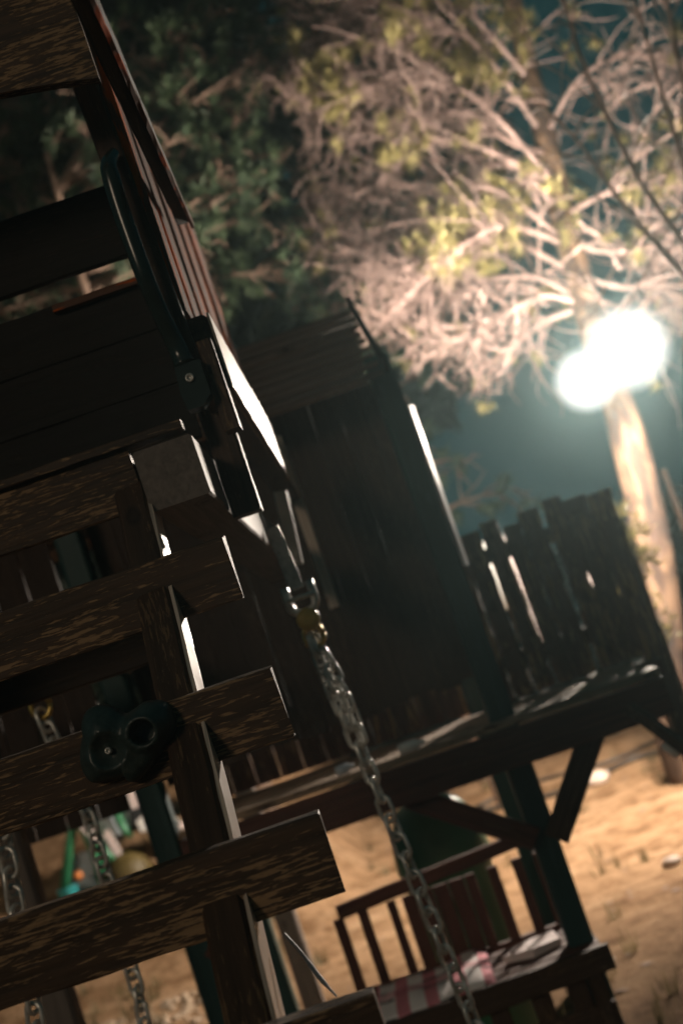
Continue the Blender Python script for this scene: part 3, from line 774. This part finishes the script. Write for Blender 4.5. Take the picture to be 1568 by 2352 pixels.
o = lathe('small_ball', c, (0, 0, 1), [(.036 * math.sin(a), -.036 * math.cos(a)) for a in [.05 + i * (math.pi - .1) / 8 for i in range(9)]], simple('orange_plastic', (.6, .2, .05), .4), None, 14)
tag(o, 'small orange ball above the turquoise bucket', 'ball')

# added line of pale cloths that make the bright streaks in the slab gaps
def zat(px, py): return at(px, py, 11.2)
l0, l1 = Vector((0.42, 11.2, 0)), Vector((2.5, 11.2, 0)); zl = 2.12
wl = thing('gap_light_line', 'added line on two poles behind the slab wall, carrying cloths that brighten its gaps', 'washing line', tuple(l0))
for e in (l0, l1):
    timber('pole', (e.x, 11.2, gz(e.x, 11.2) - .1), (e.x, 11.2, zl + .05), .045, .045, M['post'], wl, (0, 1, 0), n=6)
mb = MB(); mb.tube([Vector((l0.x, 11.2, zl)), Vector((1.2, 11.2, zl - .04)), Vector((l1.x, 11.2, zl))], .004, 5); mb.build('cord', M['hose'], wl)
for (ax, ay, bx, by, ww, mt, lab) in ((1308, 1275, 1400, 1470, .13, 'ppink', 'widest pinkish white cloth, added as the bright streak in the rightmost slab gap'),
        (1140, 1345, 1166, 1400, .08, 'white', 'bright white cloth, added as the bright streak in the leftmost slab gap'),
        (1180, 1345, 1240, 1480, .07, 'ppink', 'narrow pink cloth, added as the bright streak in the second slab gap from the left')):
    P, Q = zat(ax, ay), zat(bx, by); xc = (P.x + Q.x) / 2
    mb = MB(); n = 8
    cols = []
    for i in range(n + 1):
        u = i / n; xx = xc + (u - .5) * ww; yy = 11.2 + .012 * math.sin(u * 11 + xc * 9)
        cols.append((xx, yy))
    v_, f_ = [], []
    for (xx, yy) in cols:
        for dy in (-.003, .003):
            v_.append((xx, yy + dy, max(1.10, Q.z) if False else Q.z)); v_.append((xx, yy + dy, zl - .03))
    for i in range(n):
        a = i * 4; b_ = a + 4
        f_ += [(a, b_, b_ + 1, a + 1), (a + 2, a + 3, b_ + 3, b_ + 2), (a, a + 2, b_ + 2, b_), (a + 1, b_ + 1, b_ + 3, a + 3)]
    f_ += [(0, 1, 3, 2), (n * 4, n * 4 + 2, n * 4 + 3, n * 4 + 1)]
    o = meshobj('gap_light_cloth', v_, f_, M[mt], None, True, (xc, 11.2, zl)); tag(o, lab, 'cloth', 'cloths added for the bright slab gaps')

# ------------------------------------------------------------------ hoses, stones
def ground_at(px, py):
    Y = 3.0
    while Y < 44:
        p = at(px, py, Y)
        if p.z < gz(p.x, p.y): return p
        Y += .03
    return p

for lab, a, b_, r_ in (('dark garden hose lying on the sand, nearer of the two', (1040, 1905), (1560, 1722), .022), ('dark garden hose lying on the sand, farther of the two', (1040, 1875), (1560, 1690), .016)):
    pts = []
    for i in range(12):
        t = i / 11; p = ground_at(a[0] + (b_[0] - a[0]) * t, a[1] + (b_[1] - a[1]) * t); p.y += .12 * math.sin(t * 9 + r_ * 300); p.z = gz(p.x, p.y) + r_
        pts.append(p)
    o = tubeobj('garden_hose', pts, r_, M['hose'], None, 8, 4, pts[0]); tag(o, lab, 'hose', 'hoses across the sand')
def stone(p, s, label):
    v_, f_ = [], []
    n = 12
    for j in range(7):
        ph = math.pi * j / 6
        for k in range(n):
            a = 2 * math.pi * k / n
            d = Vector((math.sin(ph) * math.cos(a), math.sin(ph) * math.sin(a), math.cos(ph) * .6))
            v_.append(p + d * s * (1 + .3 * noise.noise(d * 1.7 + p)))
    for j in range(6):
        for k in range(n): f_.append((j * n + k, (j + 1) * n + k, (j + 1) * n + (k + 1) % n, j * n + (k + 1) % n))
    o = meshobj('stone', v_, f_, M['stone'], None, True, p); tag(o, label, 'stone')
q = ground_at(1374, 1800); stone(Vector((q.x, q.y, gz(q.x, q.y) + .03)), .10, 'pale stone lying against the nearer hose')
q = ground_at(1545, 1990); stone(Vector((q.x, q.y, gz(q.x, q.y) + .02)), .05, 'small pale stone alone on the sand at the right edge')

# ------------------------------------------------------------------ trees
def tuft(g, p, d, n=12, ln=.10, wd=.005):
    d = d.normalized()
    for _ in range(n):
        v = (d * .7 + Vector((random.gauss(0, .6), random.gauss(0, .6), random.gauss(0, .6)))).normalized()
        s_ = v.orthogonal().normalized() * wd
        l = ln * random.uniform(.6, 1.1)
        g.quad(p - s_, p + s_, p + v * l)

def wander(p, d, L, n, curl, droop=0.0):
    pts = [p.copy()]; d = d.normalized()
    ax = Vector((random.gauss(0, 1), random.gauss(0, 1), random.gauss(0, 1))).normalized()
    for i in range(n):
        d = (Matrix.Rotation(random.gauss(curl, abs(curl) * .6 + .1), 3, ax) @ d + Vector((0, 0, -droop))).normalized()
        if random.random() < .25: ax = Vector((random.gauss(0, 1), random.gauss(0, 1), random.gauss(0, 1))).normalized()
        pts.append(pts[-1] + d * L / n)
    return pts

def limb_tree(limbs, tw, nd, name_parent, matl, dens, need_p, tl=(.25, .6), tr=.0075, curl=.35, sub2=2, rad0=.022, n_need=14, nl=.085, twig_mb=None, nwd=.005, ok=lambda p: True):
    """each limb is its own object; the thin twigs and the needles gather in two meshes of the tree"""
    for pts in limbs:
        c = curve_pts(pts, 6)
        N = len(c); L = sum((c[i + 1] - c[i]).length for i in range(N - 1))
        rr = [rad0 * (1 - .75 * i / (N - 1)) for i in range(N)]
        mb = MB(); mb.tube(c, rr, 7); mb.build('limb', matl, name_parent)
        k = int(L * dens)
        for _ in range(k):
            t = random.uniform(.12, 1) ** .8; i = min(N - 2, int(t * (N - 1)))
            p = c[i].lerp(c[i + 1], random.random()); d = (c[i + 1] - c[i]).normalized()
            dv = (d * random.uniform(.4, 1.3) + Vector((random.gauss(0, .5), random.gauss(0, .4), random.gauss(-.12, .5)))).normalized()
            Lt = random.uniform(*tl) * (1.15 - .5 * t)
            for _try in range(4):
                w_ = wander(p, dv, Lt, 7, curl * random.choice((-1, 1)), .05)
                if ok(w_[-1]) and ok(w_[4]): break
                Lt *= .7; dv = (dv + Vector((.25, 0, .35))).normalized()
            else: continue
            tw.tube(w_, [tr * (1 - .45 * q / 7) for q in range(8)], 5)
            ends = [(w_[-1], w_[-1] - w_[-2])]
            for _ in range(random.randint(0, sub2)):
                j = random.randint(2, 6)
                w2 = wander(w_[j], (w_[j + 1] - w_[j]).normalized() + Vector((random.gauss(0, .7), random.gauss(0, .6), random.gauss(0, .7))), Lt * random.uniform(.3, .6), 5, curl * 1.3 * random.choice((-1, 1)), .04)
                tw.tube(w2, [tr * .75 * (1 - .4 * q / 5) for q in range(6)], 4)
                ends.append((w2[-1], w2[-1] - w2[-2]))
            for (e, dd) in ends:
                if need_p(e):
                    for _ in range(3): tuft(nd, e + Vector((random.gauss(0, .025), random.gauss(0, .025), random.gauss(0, .025))), dd, n_need, nl, nwd)

def project(p):
    q = p - Vector((0, 0, CAM_H)); dz = q.dot(fwd)
    return 784 + 3267 * q.dot(cright) / dz, 1176 - 3267 * q.dot(cup) / dz

# the pine that carries the floodlight
YT = 10.0
base = Vector((1.75, YT, 0)); 
pine = thing('floodlit_pine', 'tall pine with flaky bark, lit pinkish bare twigs and a floodlight on its trunk', 'tree', tuple(base))
tp = [Vector((1.70, YT, -.1)), at(1560, 1640, YT) + Vector((-.0, 0, 0)), at(1500, 1270, YT), at(1440, 1000, YT), at(1375, 800, YT + .2), at(1300, 530, YT + .55), at(1235, 250, YT + .8), at(1180, 20, YT + 1.0), at(1120, -250, YT + 1.2)]
tp[1].x -= .05
c = curve_pts(tp, 8)
vb = MB(); NN = len(c)
rr = [.165 * (1 - .62 * i / (NN - 1)) * (1 + .05 * noise.noise(Vector((i * .9, 0, 0)))) for i in range(NN)]
vb.tube(c, rr, 18)
for i, v_ in enumerate(vb.v):
    vb.v[i] = v_ + Vector((1, 1, 0)) * .012 * noise.noise(Vector((v_.x * 9, v_.y * 9, v_.z * 3)))
vb.build('trunk', M['bark'], pine)
def T(py_):
    best = min(c, key=lambda q: abs(project(q)[1] - py_)); return best.copy()
twg, ndl = MB(), MB()
def L3(y0, mids, dy):
    """limb from the trunk at height y0 through points of the photograph"""
    p = [T(y0)]
    for k, (a, b_) in enumerate(mids): p.append(at(a, b_, YT + .3 + (dy + .15) * (k + 1) / len(mids)))
    return p
limbs = [
    L3(560, [(1150, 520), (1020, 600), (900, 720), (830, 800)], -.35),
    L3(560, [(1120, 430), (960, 480), (820, 560), (700, 470)], .5),
    L3(420, [(1080, 330), (960, 330), (860, 420), (760, 420)], .3),
    L3(420, [(1120, 250), (1000, 180), (880, 190), (700, 200)], -.2),
    L3(300, [(1100, 110), (1000, 60), (860, 40), (700, 100), (570, 180)], .3),
    L3(200, [(1060, 20), (940, 10), (820, -30)], .5),
    L3(300, [(1330, 180), (1450, 120), (1560, 150)], .4),
    L3(480, [(1400, 440), (1480, 420), (1590, 380)], -.3),
    L3(560, [(1420, 580), (1500, 560), (1600, 620)], .4),
    L3(700, [(1250, 680), (1160, 720), (1090, 750), (1050, 790)], -.3),
    L3(700, [(1240, 640), (1130, 640), (1020, 650), (960, 700)], .3),
    L3(700, [(1270, 730), (1210, 770), (1160, 800), (1120, 840)], .1),
    L3(650, [(1190, 560), (1080, 540), (980, 600), (900, 640)], .6),
    L3(820, [(1480, 700), (1540, 680), (1620, 720)], .5),
    L3(480, [(1180, 380), (1090, 400), (990, 500), (940, 560)], .8),
    L3(650, [(1440, 660), (1520, 620), (1600, 560)], .2),
    L3(350, [(1180, 330), (1050, 260), (930, 300), (830, 330)], .6),
]
def need_main(p):
    x, y = project(p)
    q = 0.07 if y < 420 else 0.03
    for (cx, cy, r_) in ((1120, 510, 120), (1230, 490, 110), (1030, 560, 70), (760, 190, 70), (930, 320, 60), (1250, 700, 55), (1400, 340, 60), (1480, 390, 90), (1150, 70, 150), (1000, 30, 120), (1290, 60, 80), (1540, 330, 60), (1440, 540, 50)):
        if (x - cx) ** 2 + (y - cy) ** 2 < r_ * r_: q = .8
    return random.random() < q
def crown_ok(p):
    x, y = project(p)
    if y < 230: return x > 560
    if y < 650: return x > 660
    if x < 1230: return x > 700 + (y - 650) * .95 and y < 880 + max(0, (x - 1000) * .35)
    return y < 985
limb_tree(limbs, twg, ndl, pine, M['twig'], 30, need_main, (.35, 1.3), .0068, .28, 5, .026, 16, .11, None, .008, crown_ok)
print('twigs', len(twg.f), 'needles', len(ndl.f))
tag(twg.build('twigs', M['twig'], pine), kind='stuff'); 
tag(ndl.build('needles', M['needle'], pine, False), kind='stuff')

# bare young tree crossing the top right corner
bt = thing('bare_tree', 'slender bare tree with straight grey shoots crossing the top right corner', 'tree', (2.2, 6.3, 0))
tg = MB()
base2 = Vector((2.2, 6.3, 0))
mb = MB(); mb.tube(curve_pts([base2, Vector((2.05, 6.3, 1.3)), at(1640, 700, 6.3)], 5), [.05] * 6 + [.04] * 5, 8); mb.build('trunk', M['twigd'], bt)
ft = at(1640, 700, 6.3)
for pts in ([(1568, 560), (1460, 400), (1340, 150), (1300, 20), (1270, -60)], [(1580, 420), (1530, 250), (1480, 80), (1440, -50)], [(1590, 300), (1560, 150), (1530, 0), (1500, -60)], [(1560, 620), (1430, 470), (1330, 330), (1250, 250)]):
    P = [ft] + [at(a, b_, 6.3) for a, b_ in pts]
    limb_tree([P], tg, MB(), bt, M['twigd'], 7, lambda p: False, (.3, .9), .005, .12, 1, .017)
tag(tg.build('twigs', M['twigd'], bt), kind='stuff')

# dark evergreens behind on the left
def dark_tree(x, y, h, label, seed, spread, pts_px, dens=26, np_=.75, mtn='needled', rad=.10):
    random.seed(seed)
    t = thing('dark_evergreen', label, 'tree', (x, y, 0), 'evergreens behind the playground')
    c = curve_pts([Vector((x, y, -.1)), Vector((x + .05, y, h * .4)), Vector((x - .05, y, h * .75)), Vector((x, y, h))], 6)
    mb = MB(); mb.tube(c, [rad * (1 - .8 * i / (len(c) - 1)) for i in range(len(c))], 10); mb.build('trunk', M['twigd'], t)
    a, b_ = MB(), MB(); L_ = []
    for (px, py, dy) in pts_px:
        e = at(px, py, y + dy); zt = min(h * .95, max(.8, e.z + random.uniform(-.3, .1)))
        s_ = Vector((x, y, zt)); mid = s_.lerp(e, .5) + Vector((0, 0, random.uniform(-.05, .2)))
        L_.append([s_, mid, e])
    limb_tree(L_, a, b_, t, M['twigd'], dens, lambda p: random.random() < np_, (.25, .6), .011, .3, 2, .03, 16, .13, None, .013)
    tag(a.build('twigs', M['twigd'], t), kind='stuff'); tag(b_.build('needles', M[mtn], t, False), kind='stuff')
    return t
dark_tree(-1.25, 10.6, 6.0, 'dark evergreen with curling pale twigs right of the lit plank edges', 3, 1,
          [(560, 370, 0), (480, 300, -.2), (600, 480, .1), (430, 230, 0), (540, 220, .3), (640, 620, .2), (470, 600, .1), (700, 60, .1), (580, 100, .3), (420, 80, .4), (480, 480, -.2), (880, 740, .3), (520, 420, 0), (450, 560, .1), (620, 400, 0)], 12, .6)
dark_tree(-2.6, 11.4, 6.2, 'dark dim evergreen behind the fort at the upper left', 5, 1,
          [(60, 250, 0), (160, 300, .2), (230, 240, .1), (40, 380, 0), (200, 420, .2), (300, 620, 0), (120, 660, .3), (340, 120, .3), (280, 60, 0), (500, 30, .2)], 15, .6)
dark_tree(.45, 12.5, 4.2, 'far dim evergreen showing between the roof and the lit twigs', 8, 1,
          [(820, 720, 0), (900, 900, 0), (950, 1000, .3), (1060, 1050, 0), (1000, 1150, .2), (1180, 1120, .3), (760, 620, .2), (700, 520, 0)], 10, .5)
# low leafy bush by the trunk
random.seed(21)
bp = at(1450, 1235, 7.2); bush = thing('sapling', 'yellow green sapling tip between the slab wall and the lit trunk', 'sapling', (bp.x, 7.2, 0))
mb = MB(); mb.tube(curve_pts([Vector((bp.x, 7.2, -.05)), Vector((bp.x - .04, 7.2, .8)), Vector((bp.x, 7.2, bp.z + .1))], 5), [.012] * 6 + [.009] * 5, 6); mb.build('stem', M['twigd'], bush)
lf = MB()
for _ in range(60):
    p = bp + Vector((random.gauss(0, .05), random.gauss(0, .05), random.gauss(0, .09)))
    tuft(lf, p, Vector((random.gauss(0, 1), random.gauss(0, 1), 1)), 6, .08, .009)
for _ in range(30):
    p = Vector((bp.x - .03, 7.2, bp.z - .35)) + Vector((random.gauss(0, .05), random.gauss(0, .05), random.gauss(0, .12)))
    tuft(lf, p, Vector((random.gauss(0, 1), random.gauss(0, 1), 1)), 5, .07, .008)
tag(lf.build('foliage', M['needle'], bush, False), kind='stuff')
# dark hedge mass far behind
random.seed(33)
hg = MB()
for _ in range(9000):
    x = random.uniform(-14, 13); top = 1.9 + .7 * noise.noise(Vector((x * .5, 3, 0))) + .3 * noise.noise(Vector((x * 2, 0, 0)))
    z = random.uniform(0, 1) ** .8 * top; y = 19 + random.uniform(-.5, .7) + .6 * noise.noise(Vector((x * .7, z, 2)))
    tuft(hg, Vector((x, y, z + gz(x, y))), Vector((random.gauss(0, 1), -1, random.gauss(0, 1))), 3, .28, .05)
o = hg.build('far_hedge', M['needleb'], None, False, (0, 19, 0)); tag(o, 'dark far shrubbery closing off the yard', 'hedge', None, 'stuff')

# tall dark woods beyond the yard, one mass with gaps
random.seed(41)
hg = MB()
for _ in range(26000):
    x = random.uniform(-13, 3.2); z = random.uniform(1.0, 11.5); y = 16.5 + random.uniform(-.8, 1.2)
    lim = 1.6 + (z - 2.0) * .62 + .8 * noise.noise(Vector((z * .7, 5, 0)))   # right-hand edge of the woods
    if x > lim - 1.5 and z > 1.0: 
        if x > lim - 1.5 + 1.2 * noise.noise(Vector((x * 1.1, z * 1.1, 7))): continue
    if noise.noise(Vector((x * 1.3, z * 1.3, 3))) < -.42: continue
    tuft(hg, Vector((x, y, z)), Vector((random.gauss(0, 1), -1, random.gauss(0, 1))), 3, .42, .085)
for xx in (-11, -8.5, -6.2, -4, -2.2, -.6, .9):
    hg.tube([Vector((xx, 17.2, -.1)), Vector((xx + .2, 17.3, 5)), Vector((xx, 17.2, 11))], [.22, .16, .05], 8)
o = hg.build('far_woods', M['needleb'], None, False, (-5, 16.5, 0)); tag(o, 'black far off woods rising behind the playground', 'woods', None, 'stuff')

# ------------------------------------------------------------------ floodlight
LA = at(1440, 800, 8.9); LB = at(1345, 872, 8.9)
fl = thing('floodlight', 'twin round floodlight glaring white on the pine trunk', 'floodlight', tuple(LA))
for P, r_, wt in ((LA, .20, LAMP_W * .62), (LB, .15, LAMP_W * .38)):
    lathe('housing', P + Vector((0, r_ * .9, 0)), (0, -1, 0), [(.03, -.10), (r_ * .38, -.08), (r_ * .45, .0), (r_ * .42, .01)], M['housing'], fl, 20)
    gm_ = M['lens'].copy(); gm_.name = 'lit_bulb'; rb = r_ * .42
    gm_.node_tree.nodes['Principled BSDF'].inputs['Emission Strength'].default_value = wt / (math.pi * 4 * math.pi * rb * rb)
    bulb = lathe('bulb', P, (0, -1, 0), [(rb * math.sin(a), -rb * math.cos(a)) for a in [.03 + q * (math.pi - .06) / 8 for q in range(9)]], gm_, fl, 14)
    lathe('bloom_shell', P, (0, -1, 0), [(r_ * 1.5 * math.sin(a), -r_ * 1.5 * math.cos(a)) for a in [.02 + q * (math.pi - .04) / 22 for q in range(23)]], M['bloom_shell'], fl, 36)  # oversized shell added to carry the lamp's bloom
mb = MB(); mb.tube([LB + Vector((0, .22, 0)), (LA + LB) / 2 + Vector((0, .3, .02)), LA + Vector((0, .26, 0))], .02, 8); mb.build('bracket', M['housing'], fl)
mb = MB(); mb.tube([(LA + LB) / 2 + Vector((0, .3, .02)), (LA + LB) / 2 + Vector((0.02, 1.0, .02))], .022, 8); mb.build('arm', M['housing'], fl)

# ------------------------------------------------------------------ haze
hm = bpy.data.materials.new('night_haze'); hm.use_nodes = True; nt = hm.node_tree
nt.nodes.remove(nt.nodes['Principled BSDF'])
pv_ = nt.nodes.new('ShaderNodeVolumePrincipled'); pv_.inputs['Color'].default_value = (0.66, 0.96, 1.0, 1)
pv_.inputs['Density'].default_value = 0.0015; pv_.inputs['Anisotropy'].default_value = 0.80
nt.links.new(pv_.outputs[0], nt.nodes['Material Output'].inputs['Volume'])
x0, x1, y0, y1, z0, z1 = -47.0, 47.0, -14.0, 47.0, -1.2, 12.8
o = meshobj('haze', [(x0, y0, z0), (x1, y0, z0), (x1, y1, z0), (x0, y1, z0), (x0, y0, z1), (x1, y0, z1), (x1, y1, z1), (x0, y1, z1)],
            [(0, 3, 2, 1), (4, 5, 6, 7), (0, 1, 5, 4), (1, 2, 6, 5), (2, 3, 7, 6), (3, 0, 4, 7)], hm)
tag(o, 'thin night haze glowing round the floodlight', 'haze', None, 'stuff')
